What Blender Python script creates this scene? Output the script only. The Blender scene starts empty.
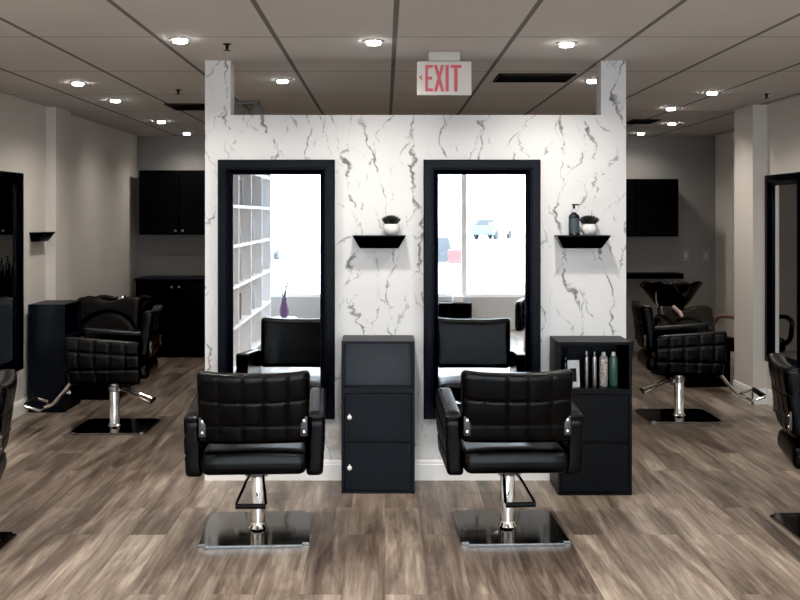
import bpy, bmesh, math, random
from mathutils import Vector, Matrix
random.seed(7)
PI = math.pi
SC = bpy.context.scene
COL = SC.collection
H = 2.47          # ceiling height
PY = 5.89         # front face of the marble partition

# ------------------------------------------------------------------ materials
def new_mat(name):
    m = bpy.data.materials.new(name); m.use_nodes = True
    nt = m.node_tree
    return m, nt, nt.nodes['Principled BSDF']

def N(nt, typ, **kw):
    n = nt.nodes.new(typ)
    for k, v in kw.items():
        setattr(n, k, v)
    return n

def mth(nt, op, a, b=None, c=None, clamp=False):
    n = nt.nodes.new('ShaderNodeMath'); n.operation = op; n.use_clamp = clamp
    for i, v in enumerate((a, b, c)):
        if v is None: continue
        if isinstance(v, (int, float)): n.inputs[i].default_value = v
        else: nt.links.new(v, n.inputs[i])
    return n.outputs[0]

def mixc(nt, fac, a, b, blend='MIX'):
    n = nt.nodes.new('ShaderNodeMix'); n.data_type = 'RGBA'; n.blend_type = blend
    for sock, v in ((n.inputs[0], fac), (n.inputs[6], a), (n.inputs[7], b)):
        if isinstance(v, (int, float)): sock.default_value = v
        elif isinstance(v, tuple): sock.default_value = (v[0], v[1], v[2], 1)
        else: nt.links.new(v, sock)
    return n.outputs[2]

def noise(nt, vec, scale, detail=3, rough=.5, dist=0):
    n = nt.nodes.new('ShaderNodeTexNoise')
    n.inputs['Scale'].default_value = scale; n.inputs['Detail'].default_value = detail
    n.inputs['Roughness'].default_value = rough; n.inputs['Distortion'].default_value = dist
    if vec is not None: nt.links.new(vec, n.inputs['Vector'])
    return n

def mapping(nt, vec, scale=(1, 1, 1), loc=(0, 0, 0), rot=(0, 0, 0)):
    n = nt.nodes.new('ShaderNodeMapping')
    n.inputs['Scale'].default_value = scale; n.inputs['Location'].default_value = loc
    n.inputs['Rotation'].default_value = rot
    nt.links.new(vec, n.inputs['Vector'])
    return n.outputs[0]

def simple(name, col, rough=.5, metal=0, var=.08, nscale=12, bump=0, bscale=200, spec=None, coat=0):
    m, nt, b = new_mat(name)
    tc = N(nt, 'ShaderNodeTexCoord')
    n = noise(nt, tc.outputs['Object'], nscale, 3)
    lo = tuple(c * (1 - var) for c in col); hi = tuple(min(1, c * (1 + var)) for c in col)
    nt.links.new(mixc(nt, n.outputs['Fac'], lo, hi), b.inputs['Base Color'])
    b.inputs['Roughness'].default_value = rough; b.inputs['Metallic'].default_value = metal
    if spec is not None: b.inputs['Specular IOR Level'].default_value = spec
    if coat: b.inputs['Coat Weight'].default_value = coat
    if bump:
        n2 = noise(nt, tc.outputs['Object'], bscale, 2)
        bp = N(nt, 'ShaderNodeBump'); bp.inputs['Strength'].default_value = bump; bp.inputs['Distance'].default_value = .002
        nt.links.new(n2.outputs['Fac'], bp.inputs['Height']); nt.links.new(bp.outputs[0], b.inputs['Normal'])
    return m

def emis(name, col, strength):
    m, nt, b = new_mat(name)
    b.inputs['Base Color'].default_value = (*col, 1)
    b.inputs['Emission Color'].default_value = (*col, 1)
    b.inputs['Emission Strength'].default_value = strength
    return m

M = {}
M['wall'] = simple('greige wall paint', (.69, .645, .60), .75, var=.03, nscale=2, bump=.15, bscale=300)
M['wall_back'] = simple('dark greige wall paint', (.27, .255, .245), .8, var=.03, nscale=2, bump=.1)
M['front'] = simple('front wall paint', (.5, .5, .5), .7, var=.02)
M['white_trim'] = simple('white trim paint', (.90, .89, .87), .4, var=.02)
M['leather'] = simple('black leather', (.0026, .0028, .0034), .27, var=.25, nscale=30, bump=.1, bscale=350, spec=.15)
M['leather2'] = simple('smooth black leather', (.0030, .0032, .0038), .29, var=.15, nscale=30, bump=.08, bscale=350, spec=.16)
M['cab'] = simple('blue black laminate', (.0065, .0085, .013), .42, var=.2, nscale=9, spec=.16)
M['cab_in'] = simple('charcoal laminate interior', (.020, .024, .032), .5, var=.2, nscale=9)
M['black'] = simple('matte black', (.004, .004, .0045), .5, var=.2, spec=.18)
M['backcab'] = simple('black cabinet front', (.0045, .0052, .0065), .5, var=.15, spec=.15)
M['gloss'] = simple('gloss black acrylic', (.005, .005, .005), .18, var=.1, spec=.26)
M['glossbrown'] = simple('brown sheen gloss backrest', (.028, .025, .022), .22, var=.3, nscale=4, spec=.5)  # lighter brown base colour carries the sheen on the black backrest
M['frame'] = simple('black lacquer frame', (.0026, .0034, .006), .28, var=.2, spec=.09)
M['chrome'] = simple('chrome', (.78, .78, .78), .10, metal=1, var=.03)
M['plate'] = simple('polished steel plate', (.30, .30, .30), .10, metal=1, var=.06, nscale=3)
M['steel'] = simple('brushed steel', (.36, .36, .38), .3, metal=1, var=.06)
M['bracket'] = simple('dull steel bracket', (.07, .07, .075), .45, metal=.6, var=.2, nscale=40)
M['pinkish'] = simple('pale pink plastic', (.42, .30, .27), .4)
M['ring'] = simple('satin grey ring', (.22, .21, .20), .5)
M['cover'] = simple('taupe plastic cover', (.34, .32, .30), .5)
M['knob'] = simple('white porcelain', (.85, .85, .85), .25, var=.02)
M['pot'] = simple('white ceramic pot', (.72, .72, .72), .3, var=.05)
M['plant'] = simple('dark succulent', (.012, .016, .013), .5, var=.5, nscale=60)
M['soil'] = simple('dark soil', (.02, .016, .012), .9, var=.4, nscale=80)
M['bottle'] = simple('dark glass bottle', (.005, .010, .014), .2, var=.1)
M['label'] = simple('slate label', (.045, .07, .09), .5, var=.1)
M['labelw'] = simple('white label', (.6, .62, .66), .5, var=.05)
M['green'] = simple('green bottle plastic', (.045, .105, .082), .25, var=.25, nscale=20)
M['silver'] = simple('silver spray can', (.5, .5, .52), .25, metal=.8, var=.1)
M['vent'] = simple('dark vent metal', (.015, .015, .015), .6)
M['plastic'] = simple('off white plastic', (.62, .60, .56), .45, var=.03)
M['red'] = simple('red sign letters', (.70, .13, .16), .5, var=.05)
M['signface'] = simple('sign face', (.74, .72, .69), .5, var=.03)
M['bookcase'] = simple('white bookcase laminate', (.93, .94, .96), .45, var=.03)
M['paper'] = simple('pale paper', (.6, .63, .66), .6, var=.25, nscale=5)
M['paper2'] = simple('grey folder', (.20, .21, .23), .6, var=.25, nscale=5)
M['carpaint'] = simple('white car paint', (.85, .86, .88), .2, var=.02)
M['carblue'] = simple('silver blue car paint', (.11, .14, .18), .3, var=.02)
M['carglass'] = simple('dark car glass', (.035, .042, .05), .1)
M['tail'] = simple('red tail light', (.65, .13, .13), .25)
M['tyre'] = simple('tyre rubber', (.05, .05, .05), .8)
M['asphalt'] = simple('pale asphalt', (.55, .55, .55), .9, var=.08, nscale=3)
M['purple'] = simple('purple vase glaze', (.16, .10, .22), .3)
M['twig'] = simple('twig bark', (.07, .05, .06), .8)
M['wood'] = simple('reddish wood arm', (.20, .13, .11), .45)
M['lamp'] = emis('warm white lamp lens', (1, .97, .92), 34)
M['lamphead'] = simple('grey lamp head', (.18, .18, .17), .5)

def mat_floor():
    m, nt, b = new_mat('wood plank floor')
    tc = N(nt, 'ShaderNodeTexCoord'); o = tc.outputs['Object']
    # x<->y so that the long side of each plank runs away from the camera
    r = mapping(nt, o, rot=(0, 0, PI / 2))
    bk = N(nt, 'ShaderNodeTexBrick'); bk.offset = .37; bk.offset_frequency = 2
    nt.links.new(r, bk.inputs['Vector'])
    bk.inputs['Scale'].default_value = 1; bk.inputs['Mortar Size'].default_value = .0015
    bk.inputs['Brick Width'].default_value = 1.22; bk.inputs['Row Height'].default_value = .178
    bk.inputs['Color1'].default_value = (0, 0, 0, 1); bk.inputs['Color2'].default_value = (1, 1, 1, 1)
    bk.inputs['Mortar'].default_value = (.5, .5, .5, 1); bk.inputs['Bias'].default_value = 0
    rnd = bk.outputs['Color']
    # per-plank shift of the grain
    off = N(nt, 'ShaderNodeVectorMath', operation='MULTIPLY'); nt.links.new(rnd, off.inputs[0]); off.inputs[1].default_value = (7.3, 3.1, 5.7)
    ad = N(nt, 'ShaderNodeVectorMath', operation='ADD'); nt.links.new(o, ad.inputs[0]); nt.links.new(off.outputs[0], ad.inputs[1])
    g1 = noise(nt, mapping(nt, ad.outputs[0], (5.0, .55, 1)), 2.2, 6, .66, .6)
    g2 = noise(nt, mapping(nt, ad.outputs[0], (28, 1.1, 1)), 2.2, 5, .6, .2)
    g3 = noise(nt, mapping(nt, ad.outputs[0], (2.2, .8, 1)), 1.0, 3, .5, .3)
    v = mth(nt, 'ADD', mth(nt, 'MULTIPLY', g1.outputs['Fac'], .55), mth(nt, 'MULTIPLY', g2.outputs['Fac'], .25))
    v = mth(nt, 'ADD', v, mth(nt, 'MULTIPLY', g3.outputs['Fac'], .25))
    sep = N(nt, 'ShaderNodeSeparateColor'); nt.links.new(rnd, sep.inputs[0])
    v = mth(nt, 'ADD', v, mth(nt, 'MULTIPLY', mth(nt, 'SUBTRACT', sep.outputs[0], .5), .07))
    cr = N(nt, 'ShaderNodeValToRGB'); nt.links.new(v, cr.inputs[0])
    e = cr.color_ramp.elements
    e[0].position = .38; e[0].color = (.043, .030, .024, 1)
    e[1].position = .68; e[1].color = (.47, .395, .33, 1)
    e2 = e.new(.48); e2.color = (.125, .093, .074, 1)
    e3 = e.new(.57); e3.color = (.245, .196, .159, 1)
    c = mixc(nt, mth(nt, 'MULTIPLY', bk.outputs['Fac'], .35), cr.outputs[0], (.05, .038, .03))
    nt.links.new(c, b.inputs['Base Color'])
    nt.links.new(mth(nt, 'ADD', mth(nt, 'MULTIPLY', g2.outputs['Fac'], .18), .27), b.inputs['Roughness'])
    b.inputs['Specular IOR Level'].default_value = .45
    bp = N(nt, 'ShaderNodeBump'); bp.inputs['Strength'].default_value = .25; bp.inputs['Distance'].default_value = .002
    nt.links.new(mth(nt, 'SUBTRACT', g2.outputs['Fac'], bk.outputs['Fac']), bp.inputs['Height'])
    nt.links.new(bp.outputs[0], b.inputs['Normal'])
    return m
M['floor'] = mat_floor()

def mat_marble():
    m, nt, b = new_mat('white marble wallpaper')
    tc = N(nt, 'ShaderNodeTexCoord'); o = tc.outputs['Object']
    def jitter(src, scale, det, amp, rough=.6):
        jit = noise(nt, src, scale, det, rough)
        js = N(nt, 'ShaderNodeVectorMath', operation='SUBTRACT'); nt.links.new(jit.outputs['Color'], js.inputs[0]); js.inputs[1].default_value = (.5, .5, .5)
        jm = N(nt, 'ShaderNodeVectorMath', operation='MULTIPLY'); nt.links.new(js.outputs[0], jm.inputs[0]); jm.inputs[1].default_value = (amp, 0, amp)
        p = N(nt, 'ShaderNodeVectorMath', operation='ADD'); nt.links.new(src, p.inputs[0]); nt.links.new(jm.outputs[0], p.inputs[1])
        return p.outputs[0]
    P = jitter(jitter(jitter(o, 1.7, 1, .38), 6.5, 2, .15), 26, 4, .062, .7)
    def veins(pitch, slope, width, loc, mlo, mhi, mscale):
        sp = N(nt, 'ShaderNodeSeparateXYZ'); nt.links.new(P, sp.inputs[0])
        u = mth(nt, 'ADD', mth(nt, 'ADD', sp.outputs[0], mth(nt, 'MULTIPLY', sp.outputs[2], slope)), 20 + loc[0] * .37)
        d = mth(nt, 'PINGPONG', u, pitch / 2)
        k = noise(nt, mapping(nt, o, (1, 1, .75), loc), mscale, 4, .65)
        mr = N(nt, 'ShaderNodeMapRange', interpolation_type='SMOOTHSTEP'); nt.links.new(k.outputs['Fac'], mr.inputs[0])
        mr.inputs[1].default_value = mlo; mr.inputs[2].default_value = mhi
        w = mth(nt, 'ADD', mth(nt, 'MULTIPLY', mr.outputs[0], width), .0006)
        sv = mth(nt, 'SUBTRACT', 1, mth(nt, 'DIVIDE', d, w), clamp=True)
        return mth(nt, 'MULTIPLY', mth(nt, 'POWER', sv, .55), mth(nt, 'ADD', mth(nt, 'MULTIPLY', mr.outputs[0], .9), .06))
    a = veins(.215, .10, .0105, (3.1, 0, 1.7), .34, .62, 11)
    c_ = veins(.20, -.42, .0085, (9.4, 0, 5.2), .41, .64, 9)
    d_ = veins(.19, .55, .0070, (1.4, 0, 8.8), .43, .66, 9)
    v = mth(nt, 'MAXIMUM', a, mth(nt, 'MAXIMUM', mth(nt, 'MULTIPLY', c_, .75), mth(nt, 'MULTIPLY', d_, .65)))
    cl = noise(nt, mapping(nt, o, (1, 1, 1)), 2.6, 3, .5)
    base = mixc(nt, cl.outputs['Fac'], (.66, .665, .685), (.79, .79, .79))
    halo = noise(nt, P, 4, 3, .6)
    base = mixc(nt, mth(nt, 'MULTIPLY', mth(nt, 'SUBTRACT', halo.outputs['Fac'], .60, clamp=True), 1.0), base, (.45, .45, .46))
    nt.links.new(mixc(nt, mth(nt, 'MULTIPLY', v, .93), base, (.035, .033, .035)), b.inputs['Base Color'])
    b.inputs['Roughness'].default_value = .55
    return m
M['marble'] = mat_marble()

def mat_ceiling():
    m, nt, b = new_mat('suspended ceiling tiles')
    tc = N(nt, 'ShaderNodeTexCoord'); sp = N(nt, 'ShaderNodeSeparateXYZ'); nt.links.new(tc.outputs['Object'], sp.inputs[0])
    def line(s, off, pitch, w):
        f = mth(nt, 'PINGPONG', mth(nt, 'ADD', mth(nt, 'SUBTRACT', s, off), pitch * 40), pitch / 2)
        return mth(nt, 'LESS_THAN', f, w)
    lx = line(sp.outputs[0], .05, .61, .0125)
    ly = line(sp.outputs[1], 6.33, 1.22, .0085)
    n = noise(nt, tc.outputs['Object'], 90, 3, .7)
    n2 = noise(nt, tc.outputs['Object'], 1.3, 2)
    base = mixc(nt, n.outputs['Fac'], (.58, .565, .55), (.72, .70, .68))
    base = mixc(nt, mth(nt, 'MULTIPLY', n2.outputs['Fac'], .3), base, (.47, .455, .44))
    c = mixc(nt, mth(nt, 'MULTIPLY', mth(nt, 'MAXIMUM', lx, 0), .85), base, (.09, .083, .077))
    c = mixc(nt, mth(nt, 'MULTIPLY', ly, .8), c, (.16, .15, .14))
    nt.links.new(c, b.inputs['Base Color']); b.inputs['Roughness'].default_value = .9
    bp = N(nt, 'ShaderNodeBump'); bp.inputs['Strength'].default_value = .4; bp.inputs['Distance'].default_value = .006
    nt.links.new(mth(nt, 'MULTIPLY', mth(nt, 'MAXIMUM', lx, ly), -1), bp.inputs['Height']); nt.links.new(bp.outputs[0], b.inputs['Normal'])
    return m
M['ceiling'] = mat_ceiling()

def mat_mirror():
    m, nt, b = new_mat('mirror glass')
    tc = N(nt, 'ShaderNodeTexCoord'); n = noise(nt, tc.outputs['Object'], 2, 1)
    nt.links.new(mixc(nt, n.outputs['Fac'], (.90, .91, .92), (.93, .94, .95)), b.inputs['Base Color'])
    b.inputs['Metallic'].default_value = 1; b.inputs['Roughness'].default_value = .0
    return m
M['mirror'] = mat_mirror()

def mat_pane():
    m, nt, b = new_mat('window glass'); nt.nodes.remove(b)
    out = nt.nodes['Material Output']
    t = N(nt, 'ShaderNodeBsdfTransparent'); t.inputs[0].default_value = (.93, .96, .97, 1)
    g = N(nt, 'ShaderNodeBsdfGlossy'); g.inputs['Roughness'].default_value = .02
    mx = N(nt, 'ShaderNodeMixShader'); mx.inputs[0].default_value = .06
    nt.links.new(t.outputs[0], mx.inputs[1]); nt.links.new(g.outputs[0], mx.inputs[2]); nt.links.new(mx.outputs[0], out.inputs[0])
    return m
M['pane'] = mat_pane()

def mat_speckle():
    m, nt, b = new_mat('speckled bottle')
    tc = N(nt, 'ShaderNodeTexCoord'); n = noise(nt, tc.outputs['Object'], 160, 2)
    r = N(nt, 'ShaderNodeValToRGB'); nt.links.new(n.outputs['Fac'], r.inputs[0])
    r.color_ramp.elements[0].position = .42; r.color_ramp.elements[0].color = (.12, .10, .10, 1)
    r.color_ramp.elements[1].position = .56; r.color_ramp.elements[1].color = (.62, .58, .55, 1)
    nt.links.new(r.outputs[0], b.inputs['Base Color']); b.inputs['Roughness'].default_value = .3
    return m
M['speckle'] = mat_speckle()

# ------------------------------------------------------------------ mesh helpers
def obj(name, bm, mat, parent=None, smooth=True, loc=None, angle=35):
    me = bpy.data.meshes.new(name)
    bmesh.ops.recalc_face_normals(bm, faces=bm.faces)
    bm.to_mesh(me); bm.free()
    if mat is not None: me.materials.append(mat)
    if smooth:
        for p in me.polygons: p.use_smooth = True
        try: me.set_sharp_from_angle(angle=math.radians(angle))
        except Exception: pass
    o = bpy.data.objects.new(name, me); COL.objects.link(o)
    if parent is not None: o.parent = parent
    if loc is not None: o.location = loc
    return o

def tag(o, label, cat, group=None, kind=None):
    o['label'] = label; o['category'] = cat
    if group: o['group'] = group
    if kind: o['kind'] = kind
    return o

def thing(name, label, cat, loc=(0, 0, 0), rz=0, group=None):
    o = bpy.data.objects.new(name, None); o.empty_display_size = .1; COL.objects.link(o)
    o.location = loc; o.rotation_euler = (0, 0, rz)
    return tag(o, label, cat, group)

def dup(root, loc, rz=0, label=None, group=None):
    def cp(o, par):
        c = o.copy(); COL.objects.link(c); c.parent = par
        for ch in list(o.children): cp(ch, c)
        return c
    r = cp(root, None); r.location = loc; r.rotation_euler = (0, 0, rz)
    if label: r['label'] = label
    if group: r['group'] = group
    return r

def child(root, name):
    return [c for c in root.children if c.name.split('.')[0] == name]

def box(bm, x0, x1, y0, y1, z0, z1, bevel=0, seg=2):
    vs = [bm.verts.new((x, y, z)) for x in (x0, x1) for y in (y0, y1) for z in (z0, z1)]
    F = [(0, 1, 3, 2), (4, 6, 7, 5), (0, 4, 5, 1), (2, 3, 7, 6), (0, 2, 6, 4), (1, 5, 7, 3)]
    fs = [bm.faces.new([vs[i] for i in f]) for f in F]
    if bevel:
        es = list({e for f in fs for e in f.edges})
        bmesh.ops.bevel(bm, geom=es, offset=bevel, segments=seg, affect='EDGES', profile=.5)
    return bm

def B(*a, **k):
    return box(bmesh.new(), *a, **k)

def lathe(bm, prof, n=24, c=(0, 0, 0), axis='Z'):
    rings = []
    for r, z in prof:
        ring = []
        for i in range(n):
            a = 2 * PI * i / n
            p = (r * math.cos(a), r * math.sin(a), z)
            if axis == 'Y': p = (p[0], p[2], p[1])
            if axis == 'X': p = (p[2], p[0], p[1])
            ring.append(bm.verts.new((p[0] + c[0], p[1] + c[1], p[2] + c[2])))
        rings.append(ring)
    for a, b in zip(rings, rings[1:]):
        for i in range(n):
            bm.faces.new((a[i], a[(i + 1) % n], b[(i + 1) % n], b[i]))
    bm.faces.new(rings[0][::-1]); bm.faces.new(rings[-1])
    return bm

def tube(bm, pts, r, n=10, closed=False):
    pts = [Vector(p) for p in pts]
    rings = []; m = len(pts)
    up = None
    for i, p in enumerate(pts):
        if closed:
            t = (pts[(i + 1) % m] - pts[i - 1]).normalized()
        else:
            t = (pts[min(i + 1, m - 1)] - pts[max(i - 1, 0)]).normalized()
        if up is None:
            up = Vector((0, 0, 1)) if abs(t.z) < .9 else Vector((0, 1, 0))
        s = t.cross(up).normalized(); up = s.cross(t).normalized()
        rr = r[i] if isinstance(r, (list, tuple)) else r
        rings.append([bm.verts.new(p + (s * math.cos(2 * PI * k / n) + up * math.sin(2 * PI * k / n)) * rr) for k in range(n)])
    for i in range(m if closed else m - 1):
        a, b = rings[i], rings[(i + 1) % m]
        for k in range(n):
            bm.faces.new((a[k], a[(k + 1) % n], b[(k + 1) % n], b[k]))
    if not closed:
        bm.faces.new(rings[0][::-1]); bm.faces.new(rings[-1])
    return bm

def arc_pts(pts, rad=.02, k=4):
    """round the corners of a polyline"""
    P = [Vector(p) for p in pts]; out = [P[0]]
    for i in range(1, len(P) - 1):
        a = (P[i - 1] - P[i]); b = (P[i + 1] - P[i])
        r = min(rad, a.length * .45, b.length * .45)
        p0 = P[i] + a.normalized() * r; p1 = P[i] + b.normalized() * r
        for j in range(k + 1):
            t = j / k
            out.append((1 - t) ** 2 * p0 + 2 * t * (1 - t) * P[i] + t * t * p1)
    out.append(P[-1]); return out

def rbox(sx, sy, sz, r, n=(12, 6, 12), deform=None, c=(0, 0, 0)):
    """rounded box made of dense grids; deform(p, normal) moves the points"""
    bm = bmesh.new()
    hx, hy, hz = sx / 2, sy / 2, sz / 2
    def lin(h, k):
        # denser at the ends, for the rounding
        e = [-h + r * t for t in (0, .25, .55, 1)]
        mid = [-h + r + (2 * h - 2 * r) * i / k for i in range(1, k)]
        return e + mid + [-v for v in e[::-1]]
    L = [lin(hx, n[0]), lin(hy, n[1]), lin(hz, n[2])]
    hh = (hx, hy, hz)
    cache = {}
    def vert(p):
        q = Vector([max(-h + r, min(h - r, v)) for v, h in zip(p, hh)])
        d = Vector(p) - q
        nn = d.normalized() if d.length > 1e-9 else Vector((0, 0, 0))
        w = q + nn * r
        if deform: w = Vector(deform(w, nn))
        key = (round(p[0], 5), round(p[1], 5), round(p[2], 5))
        if key not in cache: cache[key] = bm.verts.new(w + Vector(c))
        return cache[key]
    for ax in range(3):
        u, v = [(1, 2), (0, 2), (0, 1)][ax]
        for s in (-1, 1):
            for i in range(len(L[u]) - 1):
                for j in range(len(L[v]) - 1):
                    q = []
                    for a, b_ in ((i, j), (i + 1, j), (i + 1, j + 1), (i, j + 1)):
                        p = [0, 0, 0]; p[ax] = s * hh[ax]; p[u] = L[u][a]; p[v] = L[v][b_]
                        q.append(vert(p))
                    if len(set(q)) == 4:
                        bm.faces.new(q)
    return bm

def struct(name, bm, mat, smooth=False):
    o = obj(name, bm, mat, smooth=smooth); o['kind'] = 'structure'; return o

# ------------------------------------------------------------------ the room
XL, XR, YB, YF = -2.85, 3.155, 11.5, -1.9
struct('floor', B(XL - .1, 3.95, YF - .1, YB + .1, -.1, 0), M['floor'])
struct('ceiling', B(XL - .1, 3.95, YF - .1, YB + .1, H, H + .1), M['ceiling'])
struct('wall_left', B(XL - .12, XL, YF, YB, 0, H), M['wall'])
b = bmesh.new(); box(b, XR, XR + .12, YF, 8.69, 0, H); box(b, 3.8, 3.92, 8.5, YB, 0, H); box(b, XR, 3.85, 8.57, 8.69, 0, H)
struct('wall_right', b, M['wall'])
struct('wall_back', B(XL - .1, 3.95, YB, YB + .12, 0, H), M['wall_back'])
struct('pillar_left', B(XL, XL + .085, 8.4, 8.8, 0, H), M['wall'])
struct('pillar_right', B(3.035, XR + .01, 8.25, 8.69, 0, H), M['wall'])
# marble partition with two posts rising to the ceiling
PX0, PX1, PT = -1.06, 1.42, 2.149
b = bmesh.new()
pts = [(PX0, 0), (PX1, 0), (PX1, H), (PX1 - .147, H), (PX1 - .147, PT), (PX0 + .15, PT), (PX0 + .15, H), (PX0, H)]
f0 = [b.verts.new((x, PY, z)) for x, z in pts]; f1 = [b.verts.new((x, PY + .14, z)) for x, z in pts]
b.faces.new(f0); b.faces.new(f1[::-1])
for i in range(8): b.faces.new((f0[i], f0[(i + 1) % 8], f1[(i + 1) % 8], f1[i]))
struct('wall_partition', b, M['marble'])
def base_profile(bm, p0, p1, nrm, h=.115, t=.014):
    """baseboard with a stepped moulded top, from p0 to p1, standing off along nrm"""
    p0 = Vector((*p0, 0)); p1 = Vector((*p1, 0)); n = Vector((*nrm, 0))
    prof = [(0, 0), (t, 0), (t, h * .78), (t * .75, h * .82), (t * .75, h * .90), (t * .35, h), (0, h)]
    A = [bm.verts.new(p0 + n * d + Vector((0, 0, z))) for d, z in prof]
    C = [bm.verts.new(p1 + n * d + Vector((0, 0, z))) for d, z in prof]
    k = len(prof)
    for i in range(k): bm.faces.new((A[i], A[(i + 1) % k], C[(i + 1) % k], C[i]))
    bm.faces.new(A); bm.faces.new(C[::-1]); return bm
struct('baseboard_partition', base_profile(bmesh.new(), (PX0, PY), (PX1, PY), (0, -1), .118), M['white_trim'])
b = base_profile(bmesh.new(), (XL, YF), (XL, 8.4), (1, 0)); base_profile(b, (XL + .085, 8.4), (XL + .085, 8.8), (1, 0))
base_profile(b, (XL, 8.4), (XL + .1, 8.4), (0, -1)); base_profile(b, (XL, 8.8), (XL, YB), (1, 0))
struct('baseboard_left', b, M['white_trim'])
b = base_profile(bmesh.new(), (XR, YF), (XR, 8.25), (-1, 0), .13); base_profile(b, (3.035, 8.236), (3.035, 8.69), (-1, 0), .13)
base_profile(b, (3.021, 8.25), (XR, 8.25), (0, -1), .13)
struct('baseboard_right', b, M['white_trim'])
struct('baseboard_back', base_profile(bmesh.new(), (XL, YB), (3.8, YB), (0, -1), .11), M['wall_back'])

# front wall with the shop window behind the camera
WX0, WX1, WZ0, WZ1 = -2.6, 2.9, .44, 2.30
b = bmesh.new(); box(b, XL - .1, WX0, YF - .12, YF, 0, H); box(b, WX1, XR + .1, YF - .12, YF, 0, H)
box(b, WX0, WX1, YF - .12, YF, 0, WZ0); box(b, WX0, WX1, YF - .12, YF, WZ1, H)
struct('wall_front', b, M['front'])
b = bmesh.new()
box(b, WX0, WX1, YF - .09, YF - .03, WZ0, WZ0 + .04); box(b, WX0, WX1, YF - .09, YF - .03, WZ1 - .04, WZ1)
for x in (WX0, -1.85, -.40, 1.05, 2.5, WX1 - .05): box(b, x, x + .065, YF - .09, YF - .03, WZ0 + .04, WZ1 - .04)
w = struct('window_1', b, M['white_trim'])
p = obj('pane', B(WX0 + .02, WX1 - .02, YF - .063, YF - .057, WZ0 + .03, WZ1 - .03), M['pane'], w, smooth=False)
p['label'] = 'clear window glass'

# outside: pavement and parked cars, seen washed out in the mirrors
struct('ground', B(-60, 60, -90, YF - .12, -.5, -.35), M['asphalt'])
def make_car(label, paint, loc, rz):
    t = thing('car', label, 'car', loc, rz, 'cars parked outside the shop window')
    prof = [(-2.2, .35), (-2.25, .75), (-2.15, 1.0), (-1.75, 1.08), (-1.35, 1.55), (-.9, 1.68), (.5, 1.66), (1.0, 1.45), (1.35, 1.12), (2.1, .98), (2.28, .7), (2.25, .35)]
    def ext(pr, hw, taper=0.0):
        bm = bmesh.new()
        def wd(z): return hw - max(0, z - 1.0) * taper
        A = [bm.verts.new((-wd(z), y, z)) for y, z in pr]; C = [bm.verts.new((wd(z), y, z)) for y, z in pr]
        k = len(pr)
        for i in range(k): bm.faces.new((A[i], A[(i + 1) % k], C[(i + 1) % k], C[i]))
        bm.faces.new(A); bm.faces.new(C[::-1]); return bm
    bmb = ext(prof, .9, .28)
    bmesh.ops.bevel(bmb, geom=list(bmb.edges), offset=.04, segments=2, affect='EDGES')
    obj('body', bmb, paint, t)
    obj('side_window', ext([(-1.25, 1.12), (-1.1, 1.5), (-.85, 1.58), (.45, 1.57), (.85, 1.42), (1.15, 1.14)], .905, .28), M['carglass'], t)
    for y0, z0, y1, z1, nm in ((-1.72, 1.12, -1.38, 1.52, 'rear_window'), (1.30, 1.16, 1.02, 1.44, 'windscreen')):
        bm = bmesh.new(); s = -.03 if y0 < 0 else .03
        v = [bm.verts.new(q) for q in ((-.72, y0 + s, z0), (.72, y0 + s, z0), (.62, y1 + s, z1), (-.62, y1 + s, z1))]
        v2 = [bm.verts.new(q.co - Vector((0, s, .0))) for q in v]
        bm.faces.new(v); bm.faces.new(v2[::-1])
        for i in range(4): bm.faces.new((v[i], v[(i + 1) % 4], v2[(i + 1) % 4], v2[i]))
        obj(nm, bm, M['carglass'], t, smooth=False)
    for s in (-1, 1):
        obj('tail_light', B(s * .72 - .13, s * .72 + .13, -2.22, -2.08, 1.10, 1.34, bevel=.02), M['tail'], t)
        for y in (-1.4, 1.4):
            bm = bmesh.new(); lathe(bm, [(.2, -.11), (.31, -.11), (.34, -.08), (.34, .08), (.31, .11), (.2, .11)], 24, (s * .82, y, .34), 'X')
            obj('wheel', bm, M['tyre'], t)
    obj('rear_bumper', B(-.85, .85, -2.33, -2.15, .38, .62, bevel=.04), paint, t)
    return t
make_car('white estate car with red tail lights parked close to the window', M['carpaint'], (.52, -7.0, -.35), PI + .03)
make_car('silver blue car parked farther across the lot', M['carblue'], (8.6, -68, -.35), PI + .5)
make_car('white car parked far off beside the silver one', M['carpaint'], (-5.5, -30, -.35), PI)

# ------------------------------------------------------------------ salon chairs
def groove(u, lines, s):
    return max([math.exp(-((u - l) / s) ** 2) for l in lines] + [0])

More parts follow.
